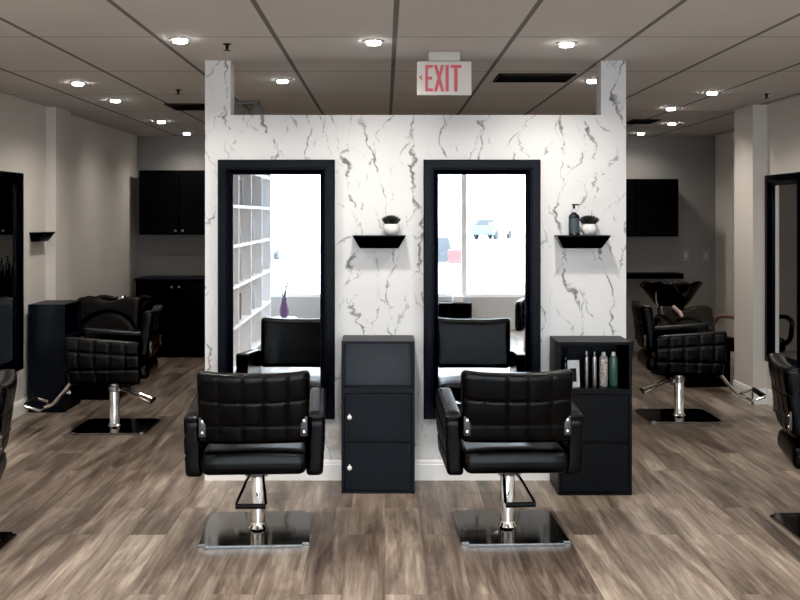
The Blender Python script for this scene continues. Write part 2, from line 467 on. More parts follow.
def make_salon_chair():
    t = thing('salon_chair', '', 'chair')
    L = M['leather']
    # backrest: slab, quilted on the outer (rear) side, leaning back
    W, Hh, T = .522, .335, .085
    cols = [-.262 + .525 * i / 5 for i in range(1, 5)]; rows = [-Hh / 2 + Hh * k for k in (.27, .60, .93)]
    def dfb(p, n):
        x, y, z = p
        if n.y < -.5:
            g = max(groove(x, cols, .005), groove(z, rows, .005) * .8)
            y += .006 * g
            cu = 1
            for arr, val, ce in ((cols, x, .105), (rows, z, .09)):
                d = min(abs(val - a) for a in arr); cu *= min(1, d / (ce / 2))
            y -= .0018 * cu
        if n.y > .5:
            y += .008 * (1 - (x / (W / 2)) ** 2)
        y += .30 * x * x                      # wraps round the sitter
        y -= .14 * (z + Hh / 2)                # leans back
        z += .016 * abs(x / (W / 2)) ** 3 if z > 0 else 0
        x *= 1 + .02 * (z / Hh)
        return (x, y, z)
    obj('backrest', rbox(W, T, Hh, .030, (46, 3, 34), dfb, (0, -.258, .688)), L, t)
    # seat with a rolled rear edge
    def dfs(p, n):
        x, y, z = p
        if n.z > .4: z += .012 * (1 - (x / .25) ** 2) - .006 * groove(y, [.02], .02)
        if n.y < -.4: z += -.004; y += .006 * groove(z, [.02], .008)
        return (x, y, z)
    obj('seat', rbox(.500, .56, .104, .036, (10, 10, 5), dfs, (0, -.003, .427)), M['leather2'], t)
    # arms: padded panels with quilted outer faces
    for s in (-1, 1):
        hz = .29
        ycols = [-.26 + .54 * i / 5 for i in range(1, 5)]; zr = [-.05, .055]
        def dfa(p, n, s=s):
            x, y, z = p
            if n.x * s > .5:
                x -= s * .006 * max(groove(y, ycols, .0065), groove(z, zr, .0065))
            if n.y < -.5 : y += .006 * groove(z, [.118], .006)
            k = (y + .27) / .54
            z += (.042 * k - .012) if z > 0 else 0
            if z < 0: x -= s * .010 * (-z / .15)
            if z > .13 and k < .12: z -= (0.12 - k) * .12
            if z < 0: y += .03 * (z / .15) * (1 if y > 0 else 0)
            return (x, y, z)
        obj('armrest', rbox(.080, .52, hz + .014, .020, (3, 40, 26), dfa, (s * .293, .025, .508)), L, t)
    # steel brackets with bolts joining backrest and arms
    for s in (-1, 1):
        bk = obj('bracket', B(s * .236 - .016, s * .236 + .016, -.3005, -.2885, .560, .652, bevel=.004), M['bracket'], t)
        for z in (.580, .632):
            bb = bmesh.new(); lathe(bb, [(.0, -.005), (.007, -.004), (.008, 0)], 12, (s * .236, -.3005, z), 'Y'); obj('bolt', bb, M['chrome'], bk)
    # under-seat mount
    obj('seat_mount', B(-.12, .12, -.14, .14, .345, .370, bevel=.006), M['black'], t)
    b = bmesh.new(); lathe(b, [(.050, .012), (.048, .018), (.039, .030), (.036, .045), (.036, .27), (.034, .275), (.026, .276), (.026, .368)], 32)
    pole = obj('pole', b, M['chrome'], t)
    b = bmesh.new(); lathe(b, [(.038, .268), (.041, .272), (.041, .305), (.038, .309)], 28); obj('collar', b, M['steel'], pole)
    # base plate
    b = bmesh.new(); q = [b.verts.new(v) for v in ((-.26, -.285, 0), (.26, -.285, 0), (.26, .26, 0), (-.26, .26, 0))]
    f = b.faces.new(q); ex = bmesh.ops.extrude_face_region(b, geom=[f]); vv = [e for e in ex['geom'] if isinstance(e, bmesh.types.BMVert)]
    for v in vv: v.co.z = .016
    vert_e = [e for e in b.edges if abs(e.verts[0].co.z - e.verts[1].co.z) > .01]
    bmesh.ops.bevel(b, geom=vert_e, offset=.03, segments=6, affect='EDGES')
    top_e = [e for e in b.edges if e.verts[0].co.z > .015 and e.verts[1].co.z > .015 and len(e.link_faces) == 2 and any(abs(ff.normal.z) < .5 for ff in e.link_faces)]
    bmesh.ops.bevel(b, geom=top_e, offset=.004, segments=2, affect='EDGES')
    obj('base_plate', b, M['plate'], t)
    # foot pump lever with loop pedal
    lp = [(-.030, -.045, .285), (-.040, -.10, .275), (-.072, -.275, .195), (.072, -.275, .195), (.040, -.10, .275), (.030, -.045, .285)]
    b = bmesh.new(); tube(b, arc_pts(lp, .02, 4), .0075, 8)
    lev = obj('pump_lever', b, M['chrome'], t)
    b = bmesh.new(); tube(b, [(-.07, -.276, .197), (.07, -.276, .197)], .0125, 10); obj('pedal', b, M['black'], lev)
    b = bmesh.new(); tube(b, [(-.055, -.045, .287), (.055, -.045, .287)], .010, 10); obj('pivot', b, M['steel'], lev)
    # footrest in front
    b = bmesh.new()
    for s in (-1, 1):
        tube(b, arc_pts([(s * .035, .20, .372), (s * .035, .27, .37), (s * .035, .44, .165), (s * .035, .50, .15)], .03, 4), .011, 8)
    fr = obj('footrest', b, M['chrome'], t)
    b = bmesh.new(); tube(b, arc_pts([(-.16, .60, .185), (-.16, .50, .15), (.16, .50, .15), (.16, .60, .185)], .03, 4), .011, 8); obj('foot_bar', b, M['chrome'], fr)
    obj('foot_pad', B(-.15, .15, .585, .61, .165, .205, bevel=.008), M['black'], fr)
    return t

ch = make_salon_chair()
GR = 'black hydraulic salon chairs'
def setup(c, loc, rz, label, lever=0, dz=0, twist=0):
    c.location = loc; c.rotation_euler = (0, 0, rz); c['label'] = label; c['group'] = GR
    for o in child(c, 'pump_lever'): o.rotation_euler = (0, 0, lever)
    for o in child(c, 'base_plate'): o.rotation_euler = (0, 0, twist)
    for nm in ('backrest', 'seat', 'armrest', 'bracket', 'seat_mount', 'footrest'):
        for o in child(c, nm): o.location.z = dz if nm != 'footrest' or dz != -.033 else .045
specs = [((-.63, 4.955, 0), .055, 'black quilted salon chair facing the left framed partition mirror', -.05, -.033),
         ((.61, 4.98, 0), .035, 'black quilted salon chair facing the right framed partition mirror', .07, -.033),
         ((-1.985, 7.34, .0), PI / 2 + .08, 'black quilted salon chair beside the black cabinet at the left wall, side on', -.05, .012, -.08),
         ((2.27, 7.72, 0), -PI / 2 - .09, 'black quilted salon chair in front of the shampoo bowl at right, side on', 0, .012, .09),
         ((-2.07, 4.62, 0), PI / 2 + .27, 'black salon chair cut off by the left edge of the photo', 1.5, -.065, -.27),
         ((2.27, 4.93, 0), -PI / 2 - .22, 'black salon chair cut off by the right edge of the photo', 1.5, -.028, .22)]
protos = [ch] + [dup(ch, (0, 0, 0)) for _ in specs[1:]]
for c, sp_ in zip(protos, specs): setup(c, *sp_)

# ------------------------------------------------------------------ framed mirrors
def make_mirror():
    t = thing('framed_mirror', '', 'mirror')
    w, z0, z1 = .342, .365, 1.884
    # two-step profile frame: mitred loop (d inwards, stand-off forwards)
    prof = [(0, 0), (0, .042), (.006, .048), (.048, .046), (.052, .040), (.058, .040), (.066, .034), (.086, .020), (.089, .0)]
    b = bmesh.new(); cor = [(-w, z0, 1, 1), (w, z0, -1, 1), (w, z1, -1, -1), (-w, z1, 1, -1)]
    R = [[b.verts.new((x + sx * d, -h, z + sz * d)) for d, h in prof] for x, z, sx, sz in cor]
    k = len(prof)
    for i in range(4):
        A, C = R[i], R[(i + 1) % 4]
        for j in range(k): b.faces.new((A[j], A[(j + 1) % k], C[(j + 1) % k], C[j]))
    obj('frame', b, M['frame'], t, angle=20)
    g = obj('mirror_glass', B(-w + .07, w - .07, -.012, -.004, z0 + .07, z1 - .07), M['mirror'], t, smooth=False)
    return t
mr = make_mirror()
mr.location = ((277 - 385) / 1000 * PY, PY, 0); mr['label'] = 'black framed mirror on the marble partition, left one, showing a white bookcase'
GM = 'tall black framed wall mirrors'; mr['group'] = GM
dup(mr, ((481.5 - 385) / 1000 * PY, PY, 0), 0, 'black framed mirror on the marble partition, right one, showing parked cars')
dup(mr, (XL, 7.42, 0), PI / 2, 'black framed mirror on the left wall, cut off by the photo edge')
dup(mr, (XR, 7.845, 0), -PI / 2, 'black framed mirror on the right wall beside the column')

# ------------------------------------------------------------------ ledge shelves
def make_ledge():
    t = thing('ledge_shelf', '', 'shelf')
    b = bmesh.new()
    prof = [(.108, .000), (.104, -.008), (.085, -.036), (.080, -.045), (.062, -.070)]     # stand-off, z
    def ring(d, z, hw): return [b.verts.new(p) for p in ((-hw, 0, z), (-hw, -d, z), (hw, -d, z), (hw, 0, z))]
    hw0 = .152
    R = [ring(.108, 0, hw0)] + [ring(d, z, hw0 - (.108 - d) * .88) for d, z in prof[1:]]
    b.faces.new(R[0][::-1]); b.faces.new(R[-1])
    for a, c in zip(R, R[1:]):
        for i in range(4): b.faces.new((a[i], a[(i + 1) % 4], c[(i + 1) % 4], c[i]))
    obj('moulding', b, M['frame'], t, smooth=False)
    obj('top_board', B(-.154, .154, -.111, 0, 0, .006), M['frame'], t, smooth=False)
    return t
sh = make_ledge()
LZ = 1.436
sh.location = (-.034, PY, LZ); sh['label'] = 'black ledge shelf between the two partition mirrors, holding one potted plant'; sh['group'] = 'black ledge shelves'
dup(sh, (1.151, PY, LZ), 0, 'black ledge shelf on the marble partition at right, holding bottle and plant')
dup(sh, (XL, 8.16, 1.415), PI / 2, 'small black ledge shelf on the left wall, empty')

def make_pot():
    t = thing('potted_succulent', '', 'plant')
    b = bmesh.new(); lathe(b, [(.024, 0), (.034, .006), (.043, .022), (.046, .038), (.042, .056), (.036, .066), (.033, .066), (.030, .058)], 28)
    obj('pot', b, M['pot'], t)
    b = bmesh.new(); lathe(b, [(.033, .052), (.033, .062), (.01, .066)], 20); obj('soil', b, M['soil'], t)
    b = bmesh.new(); rnd = random.Random(3)
    for k in range(46):
        a = k * 2.39996; q = (k / 46) ** .7
        tilt = .15 + 1.05 * q; ln = .044 + .008 * q * rnd.uniform(.8, 1.1)
        d = Vector((math.cos(a) * math.sin(tilt), math.sin(a) * math.sin(tilt), math.cos(tilt)))
        o0 = Vector((math.cos(a) * .014 * q, math.sin(a) * .014 * q, .062 + .012 * (1 - q)))
        side = d.cross(Vector((0, 0, 1))).normalized()
        pts = [o0 + d * ln * s for s in (0, .35, .7, 1)]
        pts = [p + Vector((0, 0, .012 * (i / 3) ** 2 * q)) for i, p in enumerate(pts)]
        tube(b, pts, [.004, .0085, .0075, .001], 6)
    obj('leaves', b, M['plant'], t)
    return t
pp = make_pot(); pp.location = (.035, PY - .052, LZ + .006); pp['label'] = 'white potted succulent alone on the left ledge shelf'; pp['group'] = 'small potted succulents'
dup(pp, (1.192, PY - .052, LZ + .006), 1.1, 'white potted succulent beside the dark bottle on the right ledge shelf')

def pump_bottle(loc, label, mat=None, h=.155, r=.030, lab=True, group=None):
    t = thing('pump_bottle', label, 'bottle', loc, 0, group)
    b = bmesh.new(); k = h * .72
    lathe(b, [(r * .9, 0), (r, .004), (r, k * .86), (r * .85, k * .95), (r * .45, k * 1.02), (r * .4, k * 1.10)], 24); obj('body', b, mat or M['bottle'], t)
    b = bmesh.new(); lathe(b, [(r * .42, k * 1.10), (r * .42, k * 1.22), (r * .2, k * 1.23), (r * .2, k * 1.38), (r * .4, k * 1.38), (r * .4, k * 1.44)], 16)
    tube(b, [(0, 0, k * 1.42), (r * .9, -.004, k * 1.41)], r * .13, 8); obj('pump', b, M['black'], t)
    if lab:
        b = bmesh.new(); n = 12
        A = [(math.sin(-.9 + 1.8 * i / n) * (r + .0006), -math.cos(-.9 + 1.8 * i / n) * (r + .0006)) for i in range(n + 1)]
        lo = [b.verts.new((x, y, k * .12)) for x, y in A]; hi = [b.verts.new((x, y, k * .80)) for x, y in A]
        for i in range(n): b.faces.new((lo[i], lo[i + 1], hi[i + 1], hi[i]))
        obj('label', b, M['label'], t)
        b = bmesh.new(); lathe(b, [(r * .46, k * 1.06), (r * .46, k * 1.22)], 16); obj('neck_ring', b, M['labelw'], t)
    return t
pump_bottle((1.103, PY - .055, LZ + .006), 'dark blue pump bottle with slate label on the right ledge shelf', h=.175, r=.0315)

# ------------------------------------------------------------------ station cabinets
def make_cabinet():
    t = thing('station_cabinet', '', 'cabinet')
    w, d, h, th = .2055, .288, .853, .016
    b = bmesh.new()
    box(b, -w, -w + th, -d, 0, 0, h); box(b, w - th, w, -d, 0, 0, h)
    box(b, -w + th, w - th, -d, 0, h - th, h); box(b, -w + th, w - th, -d, 0, 0, th)
    box(b, -w + th, w - th, -d, 0, .563, .592); box(b, -w + th, w - th, -d + .01, 0, .285, .298)
    box(b, -w + th, w - th, -.008, 0, th, h - th)
    obj('carcass', b, M['cab'], t, smooth=False)
    obj('cubby_back', B(-w + th, w - th, -.20, -.195, .592, h - th), M['cab_in'], t, smooth=False)
    for z0, z1, kz in ((.300, .560, .43), (.018, .283, .148)):
        dr = obj('door', B(-w + th + .002, w - th - .002, -d + .002, -d + .016, z0, z1, bevel=.0015), M['cab'], t, smooth=False)
        b = bmesh.new(); lathe(b, [(.004, .0), (.004, -.010), (.009, -.014), (.0135, -.021), (.0125, -.029), (.006, -.034), (.001, -.035)], 16, (-w + .046, -d + .003, kz), 'Y')
        lathe(b, [(.001, .0), (.004, -.003), (.001, -.006)], 8, (-w + .046, -d - .018, kz + .018), 'Y')
        obj('knob', b, M['knob'], dr)
    return t
cb = make_cabinet(); cb.location = (-.0385, PY - .002, 0); cb['label'] = 'tall black cabinet between the two central chairs, open cubby and two knobbed doors'
cb['group'] = 'tall black station cabinets'
cb2 = dup(cb, (1.169, PY - .002 - .035, 0), 0, 'tall black cabinet at the right end of the partition with bottles in its cubby')
cb3 = dup(cb, (XL + .035, 8.10, 0), PI / 2, 'tall black cabinet standing against the left wall under the small shelf')
M['cab_dark'] = simple('black laminate', (.0042, .005, .0065), .42, var=.2, nscale=9, spec=.12)
for c in cb2.children:
    c.data = c.data.copy(); c.data.materials[0] = M['black'] if c.name.startswith('cubby') else M['cab_dark']
    if c.name.startswith('cubby_back'): c.location.y = .183
# dark flat sheath hanging at the right side of the right cabinet
b = bmesh.new()
pr = [(0, 0), (.032, 0), (.030, -.02), (.012, -.20), (.006, -.33), (0, -.34)]
A = [b.verts.new((1.3765 + x, PY - .24, .846 + z)) for x, z in pr]; C = [b.verts.new((1.3765 + x, PY - .12, .846 + z)) for x, z in pr]
for i in range(6): b.faces.new((A[i], A[(i + 1) % 6], C[(i + 1) % 6], C[i]))
b.faces.new(A); b.faces.new(C[::-1])
tag(obj('hanging_tool_pouch', b, M['black'], smooth=False), 'thin black tool pouch hanging on the right side of the bottle cabinet', 'pouch')

# things in the right cabinet's cubby (floor of the cubby at z = .592)
CY = PY - .037 - .17; CZ = .592
def X_at(px, y): return (px - 385) / 1000 * y
pump_bottle((X_at(565.5, CY), CY - .0, CZ), 'dark spray bottle behind the white card in the right cabinet', h=.20, r=.024, lab=False)
b = bmesh.new()
c0 = X_at(572, CY) ; 
box(b, -.034, .034, -.003, .003, .105, .150); box(b, -.034, -.022, -.003, .003, .0, .105); box(b, .016, .034, -.003, .003, .0, .105); box(b, -.022, .016, -.003, .003, 0, .03)
o = obj('display_card', b, M['labelw'], smooth=False, loc=(c0, CY - .06, CZ)); o.rotation_euler = (-.1, 0, .15)
tag(o, 'white folded display card in the left of the open cubby of the right cabinet', 'card')
obj('card_window', B(-.022, .016, -.001, .001, .03, .105), M['black'], o, smooth=False)
def can(px, label, r, h, mat, capmat, dy=0, name='styling_bottle'):
    t = thing(name, label, 'bottle', (X_at(px, CY + dy), CY + dy, CZ), 0, 'bottles in the right cabinet cubby')
    b = bmesh.new(); lathe(b, [(r * .92, 0), (r, .003), (r, h * .80), (r * .86, h * .86), (r * .5, h * .885)], 24); obj('body', b, mat, t)
    b = bmesh.new(); lathe(b, [(r * .5, h * .88), (r * .52, h * .9), (r * .46, h * .97), (r * .25, h)], 16); obj('cap', b, capmat, t)
    return t
can(586.5, 'thin dark styling tube with white top, leftmost tube in the right cabinet', .011, .195, M['silver'], M['knob'], .0, 'styling_tube')
can(594.5, 'slim silver tube between the dark tube and the speckled bottle', .012, .195, M['silver'], M['steel'], -.01, 'styling_tube')
can(603.5, 'speckled pale bottle beside the green bottle in the right cabinet', .024, .192, M['speckle'], M['knob'], -.01)
can(613.5, 'green bottle, rightmost in the right cabinet cubby', .0245, .192, M['green'], M['knob'], -.01)

# ------------------------------------------------------------------ cabinets on the back wall
def wall_cabinet(name, label, x0, x1, y0, z0, z1, knobz, seam, counter=False, group=None):
    yb = YB - .003
    t = thing(name, label, 'cabinet', ((x0 + x1) / 2, yb, z0), 0, group); cx = (x0 + x1) / 2
    hh = z1 - z0
    obj('carcass', B(x0 - cx, x1 - cx, y0 + .02 - yb, 0, 0, hh), M['backcab'], t, smooth=False)
    for a, bb, k in ((x0, seam, seam - .04), (seam, x1, seam + .04)):
        if bb - a < .1: continue
        d = obj('door', B(a - cx + .002, bb - cx - .002, y0 - yb, y0 + .018 - yb, .004, hh - .004, bevel=.0015), M['backcab'], t, smooth=False)
        if knobz is not None:
            b = bmesh.new(); lathe(b, [(.006, 0), (.006, -.012), (.014, -.016), (.014, -.024), (.006, -.028)], 14, (k - cx, y0 - yb, knobz - z0), 'Y')
            obj('knob', b, M['steel'], d)
    if counter:
        obj('worktop', B(x0 - cx - .01, x1 - cx + .01, y0 - .02 - yb, 0, hh, hh + .03, bevel=.003), M['cab'], t, smooth=False)
    return t
GB = 'black cabinets on the back wall'
wall_cabinet('wall_cabinet', 'black upper wall cabinet with two small knobs in the back left corner', -2.745, -1.84, 11.15, 1.34, 2.06, 1.385, -2.293, group=GB)
wall_cabinet('wall_cabinet', 'black upper wall cabinet next along the back wall, behind the partition', -1.835, -.93, 11.15, 1.34, 2.06, 1.385, -1.383, group=GB)
wall_cabinet('base_cabinet', 'black base cabinet with dark worktop in the back left corner', -2.74, -1.86, 10.98, 0, .835, .77, -2.30, True)
wall_cabinet('base_cabinet', 'black base cabinet with dark worktop, next along, behind the partition', -1.835, -.93, 10.98, 0, .835, .77, -1.383, True)
wall_cabinet('wall_cabinet', 'plain black upper cabinet on the back wall at right', 2.35, 3.265, 11.12, 1.32, 1.962, None, 2.80, group=GB)
b = B(2.25, 3.36, 11.24, YB - .002, .842, .902, bevel=.004)
tag(obj('floating_shelf', b, M['black'], smooth=False), 'long black floating shelf on the back wall below the right cabinet', 'shelf')
for i, (x, h) in enumerate(((-1.68, .16), (-1.60, .20), (-1.54, .15), (-1.47, .19), (-1.40, .17))):
    pump_bottle((x, 11.15, .867), 'dark bottle standing on the back worktop behind the partition', h=h * 1.2, r=.028, lab=False, group='bottles on the back worktop')

# wall plates
def plate(name, loc, rz, label, group, toggle=True):
    t = thing(name, label, 'switch' if toggle else 'outlet', loc, rz, group)
    obj('cover', B(-.035, .035, -.006, 0, -.057, .057, bevel=.002), M['plastic'] if not toggle else M['cover'], t)
    if toggle: obj('toggle', B(-.006, .006, -.014, -.005, -.012, .012), M['white_trim'], t, smooth=False)
    else:
        for z in (-.022, .022): obj('socket', B(-.012, .012, -.0075, -.005, z - .012, z + .012, bevel=.001), M['plastic'], t)
    return t
plate('light_switch', (3.46, YB, 1.09), 0, 'left one of two light switch plates on the back wall', None)
plate('light_switch', (3.69, YB, 1.09), 0, 'right one of two light switch plates on the back wall', None)
plate('wall_outlet', (X_at(334.5, PY), PY, .235), 0, 'white outlet plate low on the marble between left mirror and middle cabinet', None, False)
plate('wall_outlet', (XL, 7.8, .26), PI / 2, 'white outlet plate low on the left wall below the mirror', None, False)

# ------------------------------------------------------------------ shampoo (backwash) units
def make_backwash():
    t = thing('shampoo_unit', '', 'shampoo chair')
    # bowl: flared shell with a neck cut-out at the front and back
    b = bmesh.new(); n, mrow = 64, 12; grid = []
    for j in range(mrow + 1):
        v = j / mrow; row = []
        for i in range(n):
            a = 2 * PI * i / n; ca, sa = math.cos(a), math.sin(a)
            se = lambda q: math.copysign(abs(q) ** .75, q)
            rr = .34 + .66 * v ** .8
            x = .295 * rr * se(ca); y = .26 * rr * se(sa)
            wing = .05 * min(1, abs(x) / .16) * v ** 2
            notch = .085 * math.exp(-((x / .062) ** 4)) * v ** 2 * (1 if y < 0 else .8)
            side = -.035 * max(0, abs(x) / .295 - .72) / .28 * v ** 3
            z = .225 * v ** 1.0 * 1.02 + wing - notch + side - .03 * v ** 2 * (1 if y > 0 else 0)
            row.append(b.verts.new((x, y + .34, .635 + z)))
        grid.append(row)
    for a_, c_ in zip(grid, grid[1:]):
        for i in range(n): b.faces.new((a_[i], a_[(i + 1) % n], c_[(i + 1) % n], c_[i]))
    b.faces.new(grid[0][::-1])
    bowl = obj('bowl', b, M['gloss'], t)
    sm = bowl.modifiers.new('thick', 'SOLIDIFY'); sm.thickness = .014
    b = bmesh.new(); tube(b, arc_pts([(.02, .50, .82), (.02, .50, .88), (.02, .42, .895), (.02, .38, .86)], .03, 5), .009, 8)
    tube(b, [(-.05, .50, .83), (-.05, .50, .875), (-.055, .47, .885)], .010, 8); obj('faucet', b, M['chrome'], bowl)
    b = bmesh.new(); tube(b, arc_pts([(-.20, .22, .84), (-.225, .18, .74), (-.20, .14, .62), (-.14, .10, .60)], .05, 5), .006, 8); obj('hose', b, M['steel'], t)
    b = bmesh.new(); tube(b, [(-.13, -.02, .685), (-.10, -.10, .64), (-.09, -.13, .60)], [.022, .020, .016], 10); obj('spray_handle', b, M['pinkish'], t)
    # pedestal
    b = bmesh.new(); lathe(b, [(.20, 0), (.20, .02), (.12, .06), (.10, .40), (.10, .60), (.13, .64)], 28, (0, .34, 0)); obj('pedestal', b, M['gloss'], t)
    # chair
    def dfr(p, nn):
        x, y, z = p
        if nn.y < -.5: y += .02 * math.exp(-((math.hypot(x, (z + .22)) - .26) / .012) ** 2)
        y += .32 * (z + .17); y -= .25 * x * x
        if z > .1: z -= .04 * math.exp(-(x / .10) ** 2) * ((z - .1) / .07)
        return (x, y, z)
    obj('backrest', rbox(.54, .10, .34, .045, (34, 3, 24), dfr, (0, -.06, .525)), M['gloss'], t)
    obj('seat', rbox(.50, .50, .13, .04, (8, 8, 4), None, (0, -.33, .39)), M['leather2'], t)
    obj('seat_base', B(-.21, .21, -.50, -.02, .0, .33, bevel=.01), M['black'], t)
    for s in (-1, 1):
        b = bmesh.new(); tube(b, arc_pts([(s * .29, .02, .52), (s * .31, -.05, .60), (s * .33, -.30, .62), (s * .33, -.47, .59), (s * .30, -.50, .42), (s * .22, -.42, .36)], .06, 5), .022, 10)
        obj('armrest', b, M['wood'] if s > 0 else M['gloss'], t)
    return t
bw = make_backwash(); bw.location = (2.87, 9.55, 0); bw.rotation_euler = (0, 0, .12); bw['label'] = 'black shampoo bowl and chair behind the right side chair, faucet in its notch'
bw['group'] = 'black shampoo units'
bw2 = dup(bw, (-2.47, 8.93, 0), 0, 'black shampoo bowl and chair behind the left side chair, half hidden')

for o in child(bw2, 'armrest') + child(bw2, 'hose') + child(bw2, 'spray_handle'): bpy.data.objects.remove(o)
for o in child(bw2, 'bowl'): o.scale = (1.10, 1, .90)
for o in child(bw2, 'backrest'): o.location.z = .13; o.scale = (1.08, 1, 1); o.data = o.data.copy(); o.data.materials[0] = M['black']
for o in child(bw, 'backrest'): o.data = o.data.copy(); o.data.materials[0] = M['glossbrown']
# ------------------------------------------------------------------ ceiling fittings
def make_light():
    t = thing('recessed_downlight', '', 'ceiling light')
    b = bmesh.new(); n = 28
    prof = [(.056, -.001), (.056, -.004), (.048, -.006), (.036, -.003), (.036, -.001)]
    R = [[b.verts.new((r * math.cos(2 * PI * i / n), r * math.sin(2 * PI * i / n), z)) for i in range(n)] for r, z in prof]
    for j in range(len(R)):
        A, C = R[j], R[(j + 1) % len(R)]
        for i in range(n): b.faces.new((A[i], A[(i + 1) % n], C[(i + 1) % n], C[i]))
    obj('trim_ring', b, M['ring'], t)
    b = bmesh.new(); lathe(b, [(.034, -.0015), (.036, -.010), (.035, -.018), (.033, -.019)], 24); obj('lens', b, M['lamp'], t)
    return t
lt = make_light()
lights = [(-1.06, 5.17, 'left'), (-.06, 5.23, 'm'), (.96, 5.29, 'r'), (-.69, 6.74, ''), (1.40, 6.74, ''), (-2.11, 6.87, ''), (-2.13, 7.9, ''),
          (-2.17, 9.7, ''), (-2.20, 11.1, ''), (2.42, 7.4, ''), (2.43, 8.5, ''), (2.84, 9.9, ''), (2.84, 11.1, '')]
llab = ['round downlight in front of the partition, left of three', 'round downlight in front of the partition, middle of three', 'round downlight in front of the partition, right of three',
        'round downlight seen above the left part of the partition top', 'round downlight just inside the right partition post',
        'nearest downlight of the row along the left side', 'second downlight of the row along the left side', 'third downlight of the row along the left side', 'farthest downlight of the row along the left side',
        'nearest downlight of the row along the right side', 'second downlight of the row along the right side', 'third downlight of the row along the right side', 'farthest downlight of the row along the right side']
GL = 'recessed ceiling downlights'
for i, (x, y, _) in enumerate(lights):
    o = lt if i == 0 else dup(lt, (0, 0, 0))
    o.location = (x, y, H); o['label'] = llab[i]; o['group'] = GL

def lamp(x, y, power, ang=150, blend=1.0, size=.05, col=(1, .93, .84)):
    l = bpy.data.lights.new('ceiling_spot', 'SPOT'); l.energy = power; l.spot_size = math.radians(ang); l.spot_blend = blend
    l.shadow_soft_size = size; l.color = col
    o = bpy.data.objects.new('ceiling_spot', l); COL.objects.link(o); o.location = (x, y, H - .03)
for i, (x, y, _) in enumerate(lights):
    if i < 3: lamp(x, y, 62, 150, 1.0, .035)
    else: lamp(x, y, 48 if y < 9 else 26)
for x in (-2.1, -.1, 2.2):            # unseen spots added near the camera to even the partition, brighten side floor
    for y in (3.6, 1.9, .2): lamp(x, y, 72 if abs(x) < 1 else 125)

def make_sprinkler():
    t = thing('ceiling_sprinkler', '', 'sprinkler')
    b = bmesh.new(); lathe(b, [(.030, 0), (.030, -.003), (.012, -.012), (.010, -.035), (.006, -.05)], 16); obj('body', b, M['black'], t)
    b = bmesh.new(); lathe(b, [(.022, -.050), (.024, -.052), (.024, -.054), (.004, -.055)], 16); obj('deflector', b, M['black'], t)
    return t
sp = make_sprinkler(); sp['group'] = 'ceiling sprinklers'
sp.scale = (.8, .8, .65); sp.location = (-.84, 5.32, H); sp['label'] = 'small dark ceiling sprinkler above the left partition post'
dup(sp, (-1.50, 7.25, H), 0, 'small dark ceiling sprinkler over the left side of the room')
dup(sp, (2.86, 7.5, H), 0, 'small dark ceiling sprinkler over the right side of the room')

def make_vent(x0, x1, y0, y1, label):
    t = thing('ceiling_vent', label, 'vent', ((x0 + x1) / 2, (y0 + y1) / 2, H), 0, 'dark ceiling vents')
    hx, hy = (x1 - x0) / 2, (y1 - y0) / 2
    b = bmesh.new(); box(b, -hx, hx, -hy, -hy + .015, -.012, 0); box(b, -hx, hx, hy - .015, hy, -.012, 0); box(b, -hx, -hx + .015, -hy, hy, -.012, 0); box(b, hx - .015, hx, -hy, hy, -.012, 0)
    obj('frame', b, M['vent'], t, smooth=False)
    b = bmesh.new(); k = max(3, int((y1 - y0) / .035))
    for i in range(k):
        y = -hy + .02 + (2 * hy - .04) * i / (k - 1); box(b, -hx + .015, hx - .015, y - .004, y + .006, -.010, -.002)
    obj('louvre', b, M['black'], t, smooth=False)
    obj('backing', B(-hx, hx, -hy, hy, -.0015, 0), M['black'], t, smooth=False)
make_vent(.73, 1.23, 6.42, 6.78, 'dark ceiling vent above the partition near the right post')
make_vent(-1.80, -1.46, 8.15, 8.6, 'dark ceiling vent behind the left partition post')
make_vent(2.36, 2.62, 9.5, 9.9, 'dark ceiling vent at right far behind the partition')

# twin head emergency light
t = thing('emergency_light', 'twin round grey lamp heads under the ceiling just behind the left post', 'lamp', (-1.10, 8.0, H))
obj('mount', B(-.10, .10, -.04, .04, -.03, 0, bevel=.004), M['lamphead'], t)
for s in (-1, 1):
    b = bmesh.new(); lathe(b, [(.03, .04), (.055, .01), (.06, -.02), (.058, -.03), (.04, -.034), (.01, -.035)], 20, (s * .075, 0, -.085), 'Y'); hd = obj('lamp_head', b, M['lamphead'], t)

# exit sign
EX, EY = X_at(444, 5.60), 5.60
t = thing('exit_sign', 'white hanging exit sign with red letters and a left arrow', 'sign', (EX, EY, H))
obj('mount', B(-.087, .087, -.045, .045, -.052, 0, bevel=.005), M['plastic'], t)
obj('housing', B(-.152, .152, -.022, .022, -.240, -.052, bevel=.005), M['signface'], t)
def text_mesh(s, size, name):
    cu = bpy.data.curves.new(name, 'FONT'); cu.body = s; cu.size = size; cu.extrude = .0015; cu.align_x = 'CENTER'; cu.align_y = 'CENTER'; cu.offset = size * .035
    o = bpy.data.objects.new(name, cu); COL.objects.link(o)
    bpy.context.view_layer.update()
    dg = bpy.context.evaluated_depsgraph_get(); me = bpy.data.meshes.new_from_object(o.evaluated_get(dg))
    bpy.data.objects.remove(o); return me
def put_text(s, x, z, w, h, parent, nm):
    me = text_mesh(s, .2, nm); me.materials.clear(); me.materials.append(M['red'])
    xs = [v.co.x for v in me.vertices]; ys = [v.co.y for v in me.vertices]
    cx, cy = (max(xs) + min(xs)) / 2, (max(ys) + min(ys)) / 2; fx, fy = w / (max(xs) - min(xs)), h / (max(ys) - min(ys))
    for v in me.vertices:
        v.co = Vector(((v.co.x - cx) * fx, -v.co.z - .0232, (v.co.y - cy) * fy))
    o = bpy.data.objects.new(nm, me); COL.objects.link(o); o.parent = parent; o.location = (x, 0, z); return o
